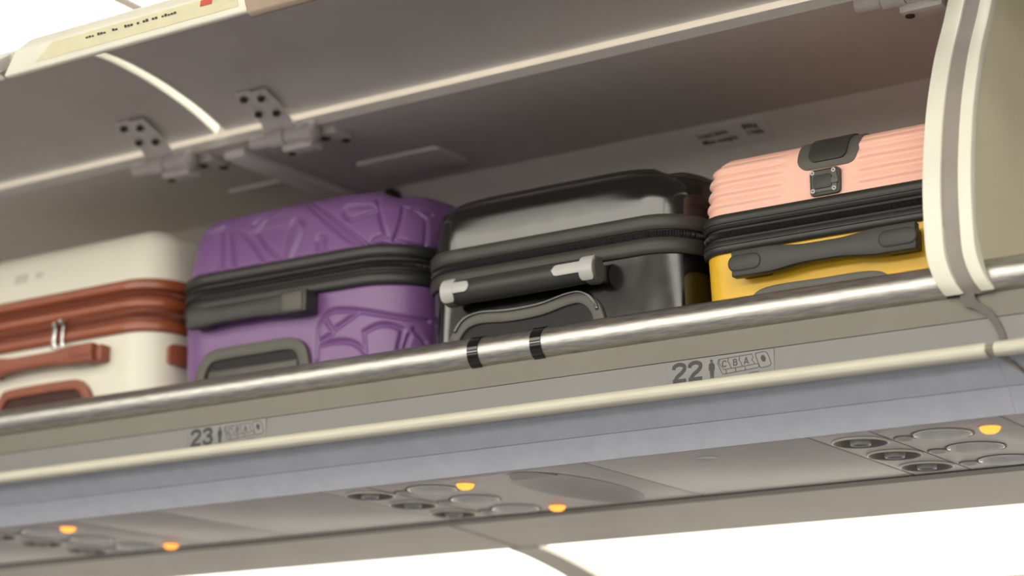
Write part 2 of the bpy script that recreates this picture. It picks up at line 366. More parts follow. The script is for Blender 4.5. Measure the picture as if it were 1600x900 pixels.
text_on_back('Load limit', -.215, .022, .0125, pla); text_on_back('Max weight', -.213, .036, .0125, pla)
text_on_back('80kg', -.139, .020, .0125, pla); text_on_back('176lb', -.138, .034, .0125, pla)

# ------------------------------------------------------------------ bin doors
door_in = smooth_line([(.099,2.2010),(.028,2.2235),(-.071,2.2415),(-.171,2.2445),(-.262,2.218),(-.340,2.166)], 6)
def make_door(a, b, label):
    t = thing('bin_door', ((a+b)/2, -.12, 2.155), label, 'bin door', 'bin doors swung open')
    prism('inner_panel', sheet_pts(door_in, -.016), a+.003, b-.003, M_DOOR, t)
    for q0, q1 in ((a, a+.0032), (b-.0032, b)):
        prism('edge_seal', sheet_pts([(p[0], p[1]-.0012) for p in door_in[:-2]], -.018), q0, q1, M_CREAM, t)
    d = np.array([(-.322,2.1760),(-.333,2.1560),(-.338,2.1530),(-.345,2.1535),(-.3585,2.1815),(-.352,2.1960),(-.330,2.205)])
    r_ = prism('rim', [tuple(p) for p in d], a-.009, b-.001, M_CREAM, t, bev=.003, seg=3, label='cream lower rim of the open door')
    for v in r_.data.vertices:                  # the rim's outer corners are cut back
        z = v.co.z+ORIG[t][2]; x_ = v.co.x+ORIG[t][0]; k = .055*max(0, z-2.158)/.04
        if x_ < a+.01: v.co.x += k
        elif x_ > b-.02: v.co.x -= k
    return t
door1 = make_door(-.8535, .335, 'raised grey bin door with a yellow label on its cream rim')
door0 = make_door(-2.05, -.8720, 'raised grey bin door at the far left, beyond the bright door gap')
door2 = make_door(.377, 1.57, 'raised bin door over the right-hand bin, at the top right corner')
# the yellow label lies on the end face of the rim
fa = np.array((-.3465,2.1575)); fb = np.array((-.3575,2.1800))
def rim_pt(x, k, off=.0012):
    nrm = np.array((-(fb-fa)[1], (fb-fa)[0])); nrm = -nrm/np.linalg.norm(nrm)
    if nrm[0] > 0: nrm = -nrm
    p = fa+(fb-fa)*k+nrm*off; return (x, p[0], p[1])
lab = thing('warning_label', (-.62,-.352,2.168), 'pale yellow label strip with upside-down print on the door rim', 'label')
V = []
for off in (.0004,.0010):
    V += [rim_pt(-.800,.18,off), rim_pt(-.440,.18,off), rim_pt(-.440,.98,off), rim_pt(-.760,.98,off)]
mk('film', V, [(3,2,1,0),(4,5,6,7),(0,1,5,4),(1,2,6,5),(2,3,7,6),(3,0,4,7)], M_YLABEL, lab)
x = -.700; k = 0
for wl in (11, 4, 7, 5):
    for i in range(wl):
        h = random.uniform(.07,.15); k0 = .66
        V = [rim_pt(x,k0,.0016), rim_pt(x+.0042,k0,.0016), rim_pt(x+.0042,k0+h,.0016), rim_pt(x,k0+h,.0016), rim_pt(x+.002,k0,.0009), rim_pt(x+.002,k0+h,.0009)]
        if random.random() < .75: mk('print', V, [(0,1,2,3),(0,4,1),(3,2,5)], M_INK, lab)
        x += .0053
    x += .006
mk('red_mark', [rim_pt(-.500,.66,.0018), rim_pt(-.480,.66,.0018), rim_pt(-.476,.95,.0018), rim_pt(-.496,.95,.0018), rim_pt(-.488,.8,.0009)], [(0,1,2,3),(0,4,1),(2,4,3)], M_RED, lab)
prism('latch', [(-.318,2.172),(-.330,2.150),(-.340,2.1465),(-.3475,2.150),(-.3625,2.186),(-.350,2.20)], -.4280, -.318, mat('latch_tan', (176,158,138), .5), door1, bev=.002, label='tan latch block')
lathe('catch', [(.002,.018),(.010,.016),(.013,.004),(.011,-.002),(.006,-.004),(.0005,-.004)], (-.2735,-.318,2.1555), M_SCREW, door1, n=20, label='dark catch')
# ------------------------------------------------------------------ hinges
def make_hinge(x, door):
    t = rod('hinge', (x-.026+.0004,.097,2.168), (x+.006-.0004,.097,2.168), .0135, M_HINGE, door, prof=[(0,.0116),(.06,.0135),(.94,.0135),(1,.0116)], label='grey painted hinge with dark screws')
    # leaf screwed to the door, lying along the door's inner face with a fold in the middle
    for s, (xa, xb) in enumerate(((x-.034, x-.006), (x-.006, x+.024))):
        pts = [(.020,2.2200-.0045*s),(.055,2.2065-.0045*s),(.084,2.190-.003*s),(.094,2.176)]
        prism('leaf', sheet_pts(pts, .004), xa, xb, M_HINGE, t, bev=.001)
    for dx, y, z in ((-.024,.030,2.2105),(-.022,.062,2.1965),(.010,.030,2.2055),(.013,.062,2.1915)):
        lathe('screw', [(.0001,-.0022),(.0045,-.0022),(.0058,.0006),(.0058,.004)], (x+dx, y, z), M_SCREW, t, n=14)
    for xa, xb, r in ((x-.062, x-.026, .0105), (x+.006, x+.040, .012), (x+.040, x+.060, .0155)):
        rod('knuckle', (xa+.0004,.097,2.168), (xb-.0004,.097,2.168), r, M_HINGE, t, prof=[(0,r*.86),(.06,r),(.94,r),(1,r*.86)])
    box('bracket', (x-.005,.098,2.146), (x+.052,.128,2.160), M_HINGE, t, .003)
    prism('foot', rrect(x-.012, x+.078, .118, .168, .008), 2.168, 2.1790, M_HINGE, t, axis='z', bev=.002)
    for dx, y in ((.050,.135),(.070,.158)):
        lathe('screw', [(.0001,-.003),(.006,-.003),(.0075,0),(.0075,.004)], (x+dx, y, 2.1685), M_SCREW, t, n=14)
    rod('bolt', (x+.004,.112,2.144), (x+.004,.112,2.149), .006, M_SCREW, t, n=14)
make_hinge(-.978, door0); make_hinge(-.735, door1); make_hinge(.262, door1)

# ------------------------------------------------------------------ seat row stickers
GLYPH = {'2': [('c', [(.06,.68),(.09,.84),(.31,.93),(.53,.84),(.55,.66),(.42,.48),(.22,.31),(.09,.09)]), ('l', [(.0,.075),(.62,.075)])],
 '3': [('c', [(.06,.74),(.13,.88),(.31,.93),(.50,.86),(.51,.69),(.42,.57),(.24,.53)]), ('c', [(.24,.53),(.46,.49),(.55,.33),(.51,.15),(.32,.07),(.14,.12),(.05,.28)])],
 'C': [('c', [(.66,.72),(.56,.90),(.36,.94),(.13,.80),(.07,.50),(.13,.20),(.36,.06),(.56,.10),(.66,.28)])],
 'B': [('l', [(.09,.0),(.09,1.0)]), ('c', [(.09,.93),(.40,.93),(.56,.83),(.54,.62),(.40,.53),(.09,.53)]), ('c', [(.09,.53),(.45,.52),(.62,.36),(.58,.14),(.42,.07),(.09,.07)])],
 'A': [('l', [(.0,.0),(.34,1.0)]), ('l', [(.34,1.0),(.68,.0)]), ('l', [(.14,.28),(.54,.28)])]}
def glyph(name, ch, x, z, h, wd, y, parent, sx=1):
    """one printed character: flat strokes joined into one thin mesh"""
    V = []; F = []
    for k, (kind, pts) in enumerate(GLYPH[ch]):
        pts = [(x+p[0]*h*sx, z+p[1]*h) for p in pts]
        if kind == 'c': pts = smooth_line(pts, 6)
        A, B = band_outline(pts, wd*h); n = len(A); o = len(V); dy = .00004*k
        for i in range(n): V += [(A[i][0], y-dy, A[i][1]), (B[i][0], y-dy, B[i][1]), (B[i][0], y+.0006, B[i][1]), (A[i][0], y+.0006, A[i][1])]
        for i in range(n-1):
            for j in range(4): F.append((o+4*i+j, o+4*i+(j+1) % 4, o+4*i+4+(j+1) % 4, o+4*i+4+j))
        F += [(o,o+1,o+2,o+3), (o+4*n-1,o+4*n-2,o+4*n-3,o+4*n-4)]
    return mk(name, V, F, M_INK, parent)
def sticker(x, num):
    t = thing('row_label', (x+.046, -.001, 1.686), ('grey row label reading %s, ' % num) + ('sharp, under the pink case' if num == '22' else 'blurred, under the purple case'), 'label', 'seat row labels')
    y = lambda z: -.0015*(1.7158-z)/.0328
    Y0 = -.0018
    box('film', (x-.028,-.0017,1.6845), (x+.118,-.0004,1.7150), M_DECAL, t, .0003)
    yt = -.0019
    for i, c_ in enumerate(num): glyph('row_number', c_, x-.0205+.0222*i, 1.6882, .0242, .21, yt, t, 1.24)
    fig = [(.0335,1.7080),(.0310,1.7055),(.0308,1.6985),(.0322,1.6980),(.0326,1.6935),(.0330,1.6882),(.0346,1.6882),(.0350,1.6930),(.0356,1.6930),(.0358,1.6882),(.0374,1.6882),(.0377,1.6985),(.0388,1.6985),(.0386,1.7052),(.0365,1.7080)]
    prism('figure', [(x+p[0]-.001, p[1]) for p in fig], yt-.0003, yt+.0004, M_INK, t, axis='y')
    prism('figure_head', [(x+.0338+.0016*math.cos(a), 1.7101+.0018*math.sin(a)) for a in np.linspace(0,2*PI,12,endpoint=False)], yt-.0003, yt+.0004, M_INK, t, axis='y')
    lw = .0008
    def ln(name, pts, closed=False): stroke(name, [(x+p[0], p[1]) for p in pts], lw, yt-.0002, yt+.0004, M_INK, t, closed=closed)
    seat = [(.0435,1.7105),(.0890,1.7118),(.0905,1.7075),(.0885,1.7050),(.0930,1.6990),(.0975,1.6985),(.0980,1.6960),(.0960,1.6940),(.0500,1.6915),(.0475,1.6935),(.0420,1.7060)]
    ln('seat_outline', seat, True)
    ln('seat_line', [(.0450,1.7100),(.0440,1.7060),(.0500,1.6972),(.0700,1.6978),(.0930,1.6990)])
    for xa in (.0570, .0722):
        ln('seat_line', [(xa,1.7108),(xa-.0010,1.7065),(xa+.0010,1.7040),(xa+.0034,1.6980)])
    for xa in (.0530, .0660, .0790): ln('seat_line', [(xa,1.6976),(xa+.0006,1.6950),(xa+.0006,1.6922)])
    for i, c in enumerate('CBA'):
        glyph('seat_letter', c, x+.0482+.0150*i, 1.7000+.0002*i, .0082, .17, yt, t)
    ln('window_outline', [(p[0]-x, p[1]) for p in smooth_line([(x+a_, b_) for a_, b_ in [(.0950,1.7120),(.0935,1.7105),(.0985,1.6960),(.1005,1.6935),(.1105,1.6942),(.1140,1.6965),(.1130,1.7010),(.1100,1.7090),(.1060,1.7125),(.0950,1.7120)]], 4)[:-1]], True)
    prism('window_pane', [(x+.1040+.0030*math.cos(a)+.0008*math.sin(a)*-1, 1.7045+.0042*math.sin(a)) for a in np.linspace(0,2*PI,18,endpoint=False)], yt-.0003, yt+.0004, M_INK, t, axis='y')
    stroke('fine_print', [(x+.084,1.6890),(x+.098,1.6895)], .0007, yt-.0002, yt+.0004, M_INK, t)
    return t
sticker(0.0, '22'); sticker(-.788, '23')

# ================================================================== PASSENGER SERVICE PANELS
ZP = 1.611
E_AMBER = emat('amber_lamp', (255,158,66), 2.2)
def make_psu(x, tail_end, label, parts=True, dish=None, start=-.043):
    a = x+start; b = tail_end
    t = thing('service_panel', ((a+b)/2, .2, ZP-.004), label, 'service panel', 'passenger service panels')
    p = box('panel', (a+.0015,.042,ZP), (b-.0015,.362,ZP+.012), M_PSU, t, .0012)
    cutters = []; o0 = ORIG[p]
    for i in range(3):
        cutters.append(cyl_vf((x-o0[0],.10+.1015*i-o0[1]), .0330, .0330, ZP-.01-o0[2], ZP+.03-o0[2]))
        cutters.append(cyl_vf((x+.103-o0[0],.105+.104*i-o0[1]), .0335, .0335, ZP-.01-o0[2], ZP+.03-o0[2]))
    if dish: cutters.append(cyl_vf((dish-o0[0],.205-o0[1]), .060, .150, ZP-.01-o0[2], ZP+.03-o0[2], 56))
    cut(p, cutters)
    box('seam', (x+.036,.043,ZP-.0004), (x+.0375,.361,ZP+.002), M_DGASKET, t)
    for i in range(3):
        c = (x, .10+.1015*i, ZP)
        v = lathe('air_vent', [(.0345,-.0012),(.0335,-.0026),(.0318,-.0020),(.0305,.0015),(.027,.009),(.021,.0145),(.013,.017),(.0002,.0172)], c, M_GASKET, t, n=44)
        mm = bpy.data.materials.get('vent_bowl') or mat('vent_bowl', (138,133,130), .38)
        v.data.materials[0] = mm
        lathe('vent_rim', [(.0350,-.0004),(.0347,-.0022),(.0335,-.0028),(.0325,-.0020)], c, M_CREAM, v, n=44)
        lathe('nozzle', [(.0130,.016),(.0130,.000),(.0124,-.0040),(.0108,-.0052),(.0092,-.0040),(.0084,.004),(.0002,.005)], c, mat('nozzle_grey', (178,175,172), .3), v, n=28)
        c = (x+.103, .105+.104*i, ZP)
        l = lathe('reading_light', [(.0252,.0125),(.0180,.0145),(.0100,.0150),(.0002,.0150)], c, mat('lamp_dish', (214,214,216), .3), t, n=44)
        lathe('bezel', [(.0352,.0004),(.0347,-.0014),(.0338,-.0018),(.0332,-.0006),(.0322,.0045),(.0295,.0095),(.0250,.0126)], c, mat('glossy_white_bezel', (244,244,242), .15, coat=.6), l, n=44)
        lathe('lens', [(.0190,.0144),(.0175,.0118),(.0125,.0100),(.0060,.0092),(.0002,.0090)], c, M_LENS, l, n=28)
        lathe('groove', [(.0375,-.0003),(.0375,-.0009),(.0362,-.0009),(.0362,-.0003)], c, M_DGASKET, l, n=44)
        bc = (x+.055, .105+.1025*i, ZP)
        bt = lathe('button', [(.0118,.0004),(.0115,-.0018),(.0095,-.0026),(.0070,-.0014),(.0002,-.0008)], bc, M_PSU, t, n=28)
        lathe('groove', [(.0138,-.0003),(.0138,-.0008),(.0128,-.0008),(.0128,-.0003)], bc, M_DGASKET, bt, n=28)
    for yy in (.094, .326):
        c = (x+.166, yy, ZP)
        lm = lathe('indicator_lamp', [(.0120,.0002),(.0118,-.0030),(.0100,-.0058),(.0065,-.0078),(.0002,-.0085)], c, E_AMBER, t, n=28, label='lit amber indicator lamp')
        lathe('bezel', [(.0150,.0002),(.0148,-.0008),(.0125,-.0010),(.0122,.0002)], c, M_PSU, lm, n=28)
    if dish:
        N_ = 56; prof = [(1.0,-.0006),(.965,.001),(.90,.005),(.78,.011),(.55,.017),(.3,.020),(.004,.021)]
        d = lathe('speaker_bowl', [(r*.060, z) for r, z in prof], (dish,.205,ZP), M_PSU, t, n=N_, sy=.150/.060)
        for i in range(9):
            yy = .066+.006*i+.0; hw = .060*math.sqrt(max(0, 1-((yy-.205)/.150)**2))*.93
            box('louvre', (dish-hw,yy,ZP+.0012), (dish+hw*.55,yy+.0026,ZP+.011), M_PSU, d)
    return t
def filler(a, b, label, plug=None):
    o = thing('filler_panel', ((a+b)/2,.2,ZP-.002), label, 'panel', 'blank panels between service panels')
    box('panel', (a+.0015,.042,ZP), (b-.0015,.362,ZP+.012), M_PSU, o, .0012)
    if plug:
        lathe('plug', [(.0145,.0005),(.0145,-.0010),(.0135,-.0014),(.0120,-.0008),(.0002,-.0008)], (plug,.095,ZP), M_PSU, o, n=30)
make_psu(.180, .378, 'service panel at the right edge with one lit amber lamp')
make_psu(-.563, -.178, 'service panel with an oval speaker bowl and two lit amber lamps', dish=-.288)
make_psu(-1.308, -1.090, 'blurred service panel at the lower left corner')
filler(-.178, .137, 'wide blank panel between the speaker bowl and the right-hand vents', -.027)
filler(-.915, -.606, 'wide blank panel left of the speaker bowl unit')
filler(-1.090, -.915, 'narrow blank panel right of the lower left lamps')
filler(.378, .60, 'blank panel at the right edge next to the amber lamp')
filler(-1.70, -1.351, 'blank panel at the far left edge under the bin')
filler(.60, 1.9, 'long blank panel out past the right edge')

# ================================================================== SUITCASES
class Case:
    """rounded-box suitcase lying flat: its own x runs along the shelf, y goes into the bin, z up; front face at y = 0"""
    def __init__(s, name, loc, rz, W, D, rc, label, cat='suitcase'):
        s.W, s.D, s.rc = W, D, rc
        s.t = thing(name, loc, label, cat, 'suitcases in the bin', rz); ORIG[s.t] = np.zeros(3)
        s.a = W/2-rc; s.arc = rc*PI/2; s.side = D-2*rc
        s.per = 2*(2*s.a) + 4*s.arc + 2*s.side
    def outline(s, q):
        """q: metres along the outline from the middle of the front, + to the right. returns point, normal"""
        q = np.mod(np.asarray(q, float)+s.per/2, s.per)-s.per/2
        sg = np.where(q < 0, -1., 1.); u = np.abs(q); a, arc, sd, rc = s.a, s.arc, s.side, s.rc
        t1 = np.clip(u-a, 0, arc)/rc; t2 = np.clip(u-a-arc, 0, sd); t3 = np.clip(u-a-arc-sd, 0, arc)/rc; t4 = np.clip(u-a-2*arc-sd, 0, 2*a)
        x = np.minimum(u, a) + rc*np.sin(t1) - rc*(1-np.cos(t3)) - t4
        y = rc*(1-np.cos(t1)) + t2 + rc*np.sin(t3)
        ang = t1+t3
        nx = np.sin(ang); ny = -np.cos(ang)
        return np.stack([x*sg, y], -1), np.stack([nx*sg, ny], -1)
    def prof(s, pts):
        """pts: (inset, z) from the zip outwards -> densely usable profile"""
        P = np.array(pts, float); L = np.concatenate([[0], np.cumsum(np.linalg.norm(np.diff(P, axis=0), axis=1))]); return P, L
    def surf(s, q, v, pr, sign=1):
        P, L = pr; ins = np.interp(v, L, P[:,0]); z = np.interp(v, L, P[:,1])
        e = .0015; di = np.interp(v+e, L, P[:,0])-np.interp(v-e, L, P[:,0]); dz = np.interp(v+e, L, P[:,1])-np.interp(v-e, L, P[:,1])
        h = np.hypot(di, dz)+1e-12; c = np.abs(dz)/h; sn = di/h
        p, n = s.outline(q)
        pos = np.stack([p[...,0]-n[...,0]*ins, p[...,1]-n[...,1]*ins, z], -1)
        nr = np.stack([n[...,0]*c, n[...,1]*c, sign*sn], -1)
        return pos, nr
    def qs(s, nf, ns):
        """outline samples: nf on the front + its two corners, ns per side, few behind"""
        f = s.a+s.arc
        A = np.linspace(-f, f, nf); B = np.linspace(f, f+s.side, ns)[1:]; Cc = np.linspace(f+s.side, s.per/2, 14)[1:]
        return np.concatenate([A, B, Cc, -Cc[::-1][1:], -B[::-1]])
    def shell(s, name, pts, m, nf=90, ns=30, nv=30, disp=None, sign=1, crown=.006):
        pr = s.prof(pts); q = s.qs(nf, ns); v = np.linspace(0, pr[1][-1], nv)
        Q, Vv = np.meshgrid(q, v); pos, nr = s.surf(Q, Vv, pr, sign)
        if disp is not None: pos = pos + nr*disp(Q, Vv)[...,None]
        n = len(q); V = pos.reshape(-1,3).tolist(); F = []
        for j in range(nv-1):
            for i in range(n): F.append((j*n+i, j*n+(i+1) % n, (j+1)*n+(i+1) % n, (j+1)*n+i))
        last = pos[-1]; c = np.array([0, s.D/2, last[:,2].mean()])
        base = (nv-1)*n
        for k, sc in enumerate((.85,.5,.15)):
            r = c+(last-c)*sc; r[:,2] = last[:,2]+sign*crown*(1-sc**2); V += r.tolist(); nb = len(V)-n
            for i in range(n): F.append((base+i, base+(i+1) % n, nb+(i+1) % n, nb+i))
            base = nb
        F.append([base+i for i in range(n)])
        if sign < 0: pass
        return mk(name, V, F, m, s.t, ang=50), pr
    def ring(s, name, rows, m, nf=70, ns=16, wob=None, parent=None, label=None):
        """belt all round the case: rows of (outset, z), closed cross-section"""
        q = s.qs(nf, ns); n = len(q); p, nn = s.outline(q); V = []; F = []
        for k, (o, z) in enumerate(rows):
            oo = o if wob is None else o+wob(k, q)
            V += np.stack([p[:,0]+nn[:,0]*oo, p[:,1]+nn[:,1]*oo, np.full(n, z)], 1).tolist()
        R = len(rows)
        for j in range(R):
            j2 = (j+1) % R
            for i in range(n): F.append((j*n+i, j*n+(i+1) % n, j2*n+(i+1) % n, j2*n+i))
        return mk(name, V, F, m, parent or s.t, ang=40, label=label)
    def patch(s, name, q0, q1, v0, v1, r, off, m, pr, sign=1, parent=None, n=22, thick=.003, label=None):
        """rounded panel that follows the shell"""
        U = np.linspace(-1, 1, n); A, B = np.meshgrid(U, U)
        # square -> rounded square
        hw, hh = (q1-q0)/2, (v1-v0)/2
        X = A*hw; Yv = B*hh
        for i in range(n):
            for j in range(n):
                ax, ay = abs(X[i,j]), abs(Yv[i,j]); m_ = max(abs(A[i,j]), abs(B[i,j])); ex, ey = hw*m_, hh*m_; rr = r*m_
                dx, dy = ax-(ex-rr), ay-(ey-rr)
                if dx > 0 and dy > 0 and rr > 0:
                    l = math.hypot(dx, dy); k = max(dx, dy)/l if l > 0 else 1
                    X[i,j] = math.copysign(ex-rr+dx*k, X[i,j]); Yv[i,j] = math.copysign(ey-rr+dy*k, Yv[i,j])
        P1, N1 = s.surf((q0+q1)/2+X, (v0+v1)/2+Yv, pr, sign)
        V = np.concatenate([(P1+N1*off).reshape(-1,3), (P1+N1*(off-thick)).reshape(-1,3)]); F = []; K = n*n
        for i in range(n-1):
            for j in range(n-1):
                f = (i*n+j, i*n+j+1, (i+1)*n+j+1, (i+1)*n+j); F.append(f); F.append(tuple(K+x for x in f[::-1]))
        bd = [j for j in range(n)] + [i*n+n-1 for i in range(1,n)] + [(n-1)*n+j for j in range(n-2,-1,-1)] + [i*n for i in range(n-2,0,-1)]
        for i in range(len(bd)): a, b = bd[i], bd[(i+1) % len(bd)]; F.append((a, b, K+b, K+a))
        return mk(name, V, F, m, parent or s.t, label=label)

def shell_profile(z0, z1, draft, re, seg=10):
    """(inset, z) from the zip at z0 to the flat lid at z1 with a rounded edge of radius re"""
    sg = 1 if z1 > z0 else -1; za = z1-sg*re; P = [(0, z0), (draft*.5, (z0+za)/2), (draft, za)]
    for i in range(1, seg+1):
        a = i/seg*PI/2; P.append((draft+re*(1-math.cos(a)), za+sg*re*math.sin(a)))
    P.append((draft+re+.02, z1)); return P
def bead(o, z0, z1, d=.004, base=-.006):
    """cross-section rows of a rounded belt"""
    h = z1-z0
    return [(base,z0),(o*.55,z0),(o*.9,z0+h*.12),(o,z0+h*.35),(o,z0+h*.65),(o*.9,z1-h*.12),(o*.55,z1),(base,z1)]
def zipper(case, za, zb, m, o=.0015):
    zc = (za+zb)/2; h = zb-za; t = .0028
    rows = [(-.006,za),(o*.4,za),(o*.4,zc-t*1.6),(o+.0012,zc-t),(o+.0026,zc),(o+.0012,zc+t),(o*.4,zc+t*1.6),(o*.4,zb),(-.006,zb)]
    return case.ring('zipper', rows, m, nf=420, ns=120, wob=lambda k, q: (.0009*np.sign(np.sin(np.arange(len(q))*PI/1.5)) if k in (3,4,5) else 0*q))
def soften(Q, V, case, d, lf=.15):
    """lid corners sink a little towards the four upright edges"""
    u = np.where(Q > 0, Q, -Q*1.0); k = np.where(Q > 0, 1., lf)*np.exp(-((u-case.a-case.arc*.55)/(case.arc*.55))**2); t = np.clip((V-.03)/.07, 0, 1)
    return d*k*t*t*(3-2*t)
ZS = 1.775

# ---- pink and yellow case -------------------------------------------------
c = Case('suitcase', (.1560,.060,ZS), 0, .343, .50, .040, 'two-tone suitcase, pink above and yellow below, beside the cream divider')
zl = lambda z: z-ZS
def wave(Q, V):
    u = np.abs(Q); f = np.clip((u-.045)/.012, 0, 1)*np.clip((V-.012)/.008, 0, 1)*np.clip((.085-V)/.01, 0, 1)
    ph = (V-.016)/.0165; sft = .0
    w_ = (ph % 1.0); prof = np.where(w_ < .22, np.sin(w_/.22*PI/2)**.8, np.where(w_ < .86, np.cos((w_-.22)/.64*PI/2)**.9, 0))
    return .0042*f*(prof-.35)
up, prU = c.shell('upper_shell', shell_profile(zl(1.906), zl(1.996), .006, .040), M_PINK, nf=150, ns=40, nv=90, disp=wave)
up['label'] = 'pink ribbed upper shell'
lo, prL = c.shell('lower_shell', shell_profile(zl(1.866), 0.0, .003, .030), M_YEL, nf=90, ns=20, nv=24, sign=-1); lo['label'] = 'yellow lower shell'
c.ring('upper_trim', bead(.0060, zl(1.8935), zl(1.9120)), M_BTRIM)
c.ring('lower_trim', bead(.0060, zl(1.8610), zl(1.8780)), M_BTRIM)
c.ring('trim_bead', bead(.0072, zl(1.8985), zl(1.9020)), M_BTRIM); c.ring('trim_bead', bead(.0072, zl(1.8690), zl(1.8725)), M_BTRIM)
zipper(c, zl(1.8775), zl(1.8940), M_ZIP, .002)
# recess for the trolley grip on the upper edge, with its flap
xo = .1560
g1 = c.patch('grip_recess', -.030, .052, .046, .125, .016, .0022, M_GPLAS, prU, label='charcoal moulded recess on the upper edge')
c.patch('grip_flap', -.014, .038, .0545, .120, .010, .0046, M_BPLAS, prU, parent=g1)
# charging port plate
pz0, pz1 = zl(1.9145), zl(1.9485)
port = prism('port_plate', rrect(-.0105, .0300, pz0, pz1, .005), -.0030, .004, M_BPLAS, c.t, axis='y', bev=.0012, label='black charging port plate')
prism('port_frame', rrect(-.0070, .0265, pz0+.0040, pz1-.0030, .003), -.0042, -.0020, M_GPLAS, port, axis='y', bev=.0006)
prism('port_cover', rrect(-.0050, .0200, pz0+.0080, pz1-.0080, .0045), -.0058, -.0030, M_BPLAS, port, axis='y', bev=.0008)
box('port_hinge', (.0195,-.0056,pz0+.0125), (.0285,-.003,pz1-.0135), M_GPLAS, port, .0005)
for px_, pz_ in ((-.0055,pz0+.0058),(-.0055,pz1-.0048),(.0230,pz0+.0058),(.0230,pz1-.0048)):
    rod('screw', (px_,-.0054,pz_), (px_,-.002,pz_), .0028, M_LGREY, port, n=14)
    rod('screw_slot', (px_,-.0057,pz_), (px_,-.005,pz_), .0011, M_RECESS, port, n=8)
# carry handle: flat strap, deep at both ends
hx0, hx1, hz = .046-xo, .291-xo, zl(1.838)
def strap(x0, x1, z, he, hm, e=.062, tilt=0):
    xs = np.linspace(x0, x1, 41); u = np.minimum(xs-x0, x1-xs); k = np.clip((u-e*.75)/(e*.9), 0, 1); k = k*k*(3-2*k)
    h = he+(hm-he)*k; zt = z+tilt*(xs-(x0+x1)/2)
    return [(x, zz+hh/2) for x, zz, hh in zip(xs, zt, h)] + [(x, zz-hh/2) for x, zz, hh in zip(xs[::-1], zt[::-1], h[::-1])]
hd_ = prism('carry_handle', strap(hx0, hx1, hz, .0335, .0235), -.0270, -.0130, M_BPLAS, c.t, axis='y', bev=.0018, label='black moulded carry handle')
for a, b in ((hx0-.003, hx0+.040), (hx1-.046, hx1+.001)):
    prism('inlay_groove', rrect(a-.0012, b+.0012, hz-.0107, hz+.0107, .0104), -.0273, -.024, M_RECESS, hd_, axis='y')
for a, b in ((hx0+.004, hx0+.044), (hx1-.044, hx1-.004)):
    box('handle_mount', (a,-.016,hz-.014), (b,.004,hz+.013), M_BPLAS, hd_, .003)
o = prism('handle_inlay', rrect(hx0-.003, hx0+.040, hz-.0095, hz+.0095, .0092), -.0280, -.024, M_BPLAS, hd_, axis='y', bev=.001)
o = prism('handle_inlay', rrect(hx1-.046, hx1+.001, hz-.0095, hz+.0095, .0092), -.0280, -.024, M_BPLAS, hd_, axis='y', bev=.001)
arch = smooth_line([(-.100,-.0),(-.092,.020),(-.070,.0295),(.0,.0300),(.062,.0295),(.085,.021),(.094,.0)], 8)
stroke('trolley_bezel', arch, .010, -.0035, .004, M_GPLAS, c.t, bev=.0012)
prism('trolley_well', [tuple(p) for p in arch], -.0012, .004, M_RECESS, c.t, axis='y')

# ---- glossy black case ----------------------------------------------------
c = Case('suitcase', (-.2440,.058,ZS), math.radians(.2), .424, .51, .064, 'glossy black hard-shell suitcase with grey-tipped handle, between purple and pink cases')
P = [(0,zl(1.922)),(.0008,zl(1.945)),(.0020,zl(1.970))]
for i in range(1,13):
    a = i/12*PI/2; P.append((.0020+.042*(1-math.cos(a)), zl(1.970)+.040*math.sin(a)))
P.append((.075,zl(2.0112)))
def ridge(Q, V):
    return .0012*np.exp(-((V-.066)/.003)**2) - soften(Q, V, c, .014, .5)
up, prU = c.shell('upper_shell', P, M_BLK, nf=120, ns=40, nv=60, disp=ridge)
lo, prL = c.shell('lower_shell', shell_profile(zl(1.884), 0.0, -.0006, .014), M_BLK, nf=100, ns=30, nv=30, sign=-1)
c.ring('upper_trim', bead(.0058, zl(1.9095), zl(1.9295)), M_BTRIM2)
c.ring('lower_trim', bead(.0058, zl(1.8775), zl(1.8975)), M_BTRIM2)
zipper(c, zl(1.8970), zl(1.9100), M_ZIP, .0015)
def wrap(x0, x1, half, r, rnd, parent, n=14):
    V = []; F = []; xm, hl = (x0+x1)/2, abs(x1-x0)/2; cr = min(hl, half*PI/180*r)*rnd
    for layer in (0, .004):
        for i in range(n+1):
            u = -1+2*i/n; d = max(0, abs(u)*hl-(hl-cr)); k = 1-(1-math.sqrt(max(0, 1-(d/cr)**2)))*cr/(half*PI/180*r)
            for j in range(n+1):
                a = math.radians(8)+math.radians(half)*k*(-1+2*j/n)
                V.append((xm+u*hl, -.0235-(r-layer)*math.cos(a), hz+.0005+(r-layer)*math.sin(a)))
    K = (n+1)**2; g_ = lambda i, j: i*(n+1)+j
    for i in range(n):
        for j in range(n):
            f = (g_(i,j), g_(i,j+1), g_(i+1,j+1), g_(i+1,j)); F.append(f); F.append(tuple(K+x for x in f[::-1]))
    for i in range(n):
        F += [(g_(i,0), g_(i+1,0), K+g_(i+1,0), K+g_(i,0)), (g_(i+1,n), g_(i,n), K+g_(i,n), K+g_(i+1,n)), (g_(0,i+1), g_(0,i), K+g_(0,i), K+g_(0,i+1)), (g_(n,i), g_(n,i+1), K+g_(n,i+1), K+g_(n,i))]
    return mk('inlay', V, F, M_LGREY, parent)
hx0, hx1, hz = -.386+.244, -.147+.244, zl(1.8605)
hd_ = rod('carry_handle', (hx0+.010,-.0235,hz), (hx1-.006,-.0235,hz+.001), .0165, M_BPLAS, c.t, n=28, prof=[(0,.0145),(.02,.0165),(.3,.0172),(.7,.0172),(.98,.0165),(1,.0145)], label='round black carry handle with light grey ends')
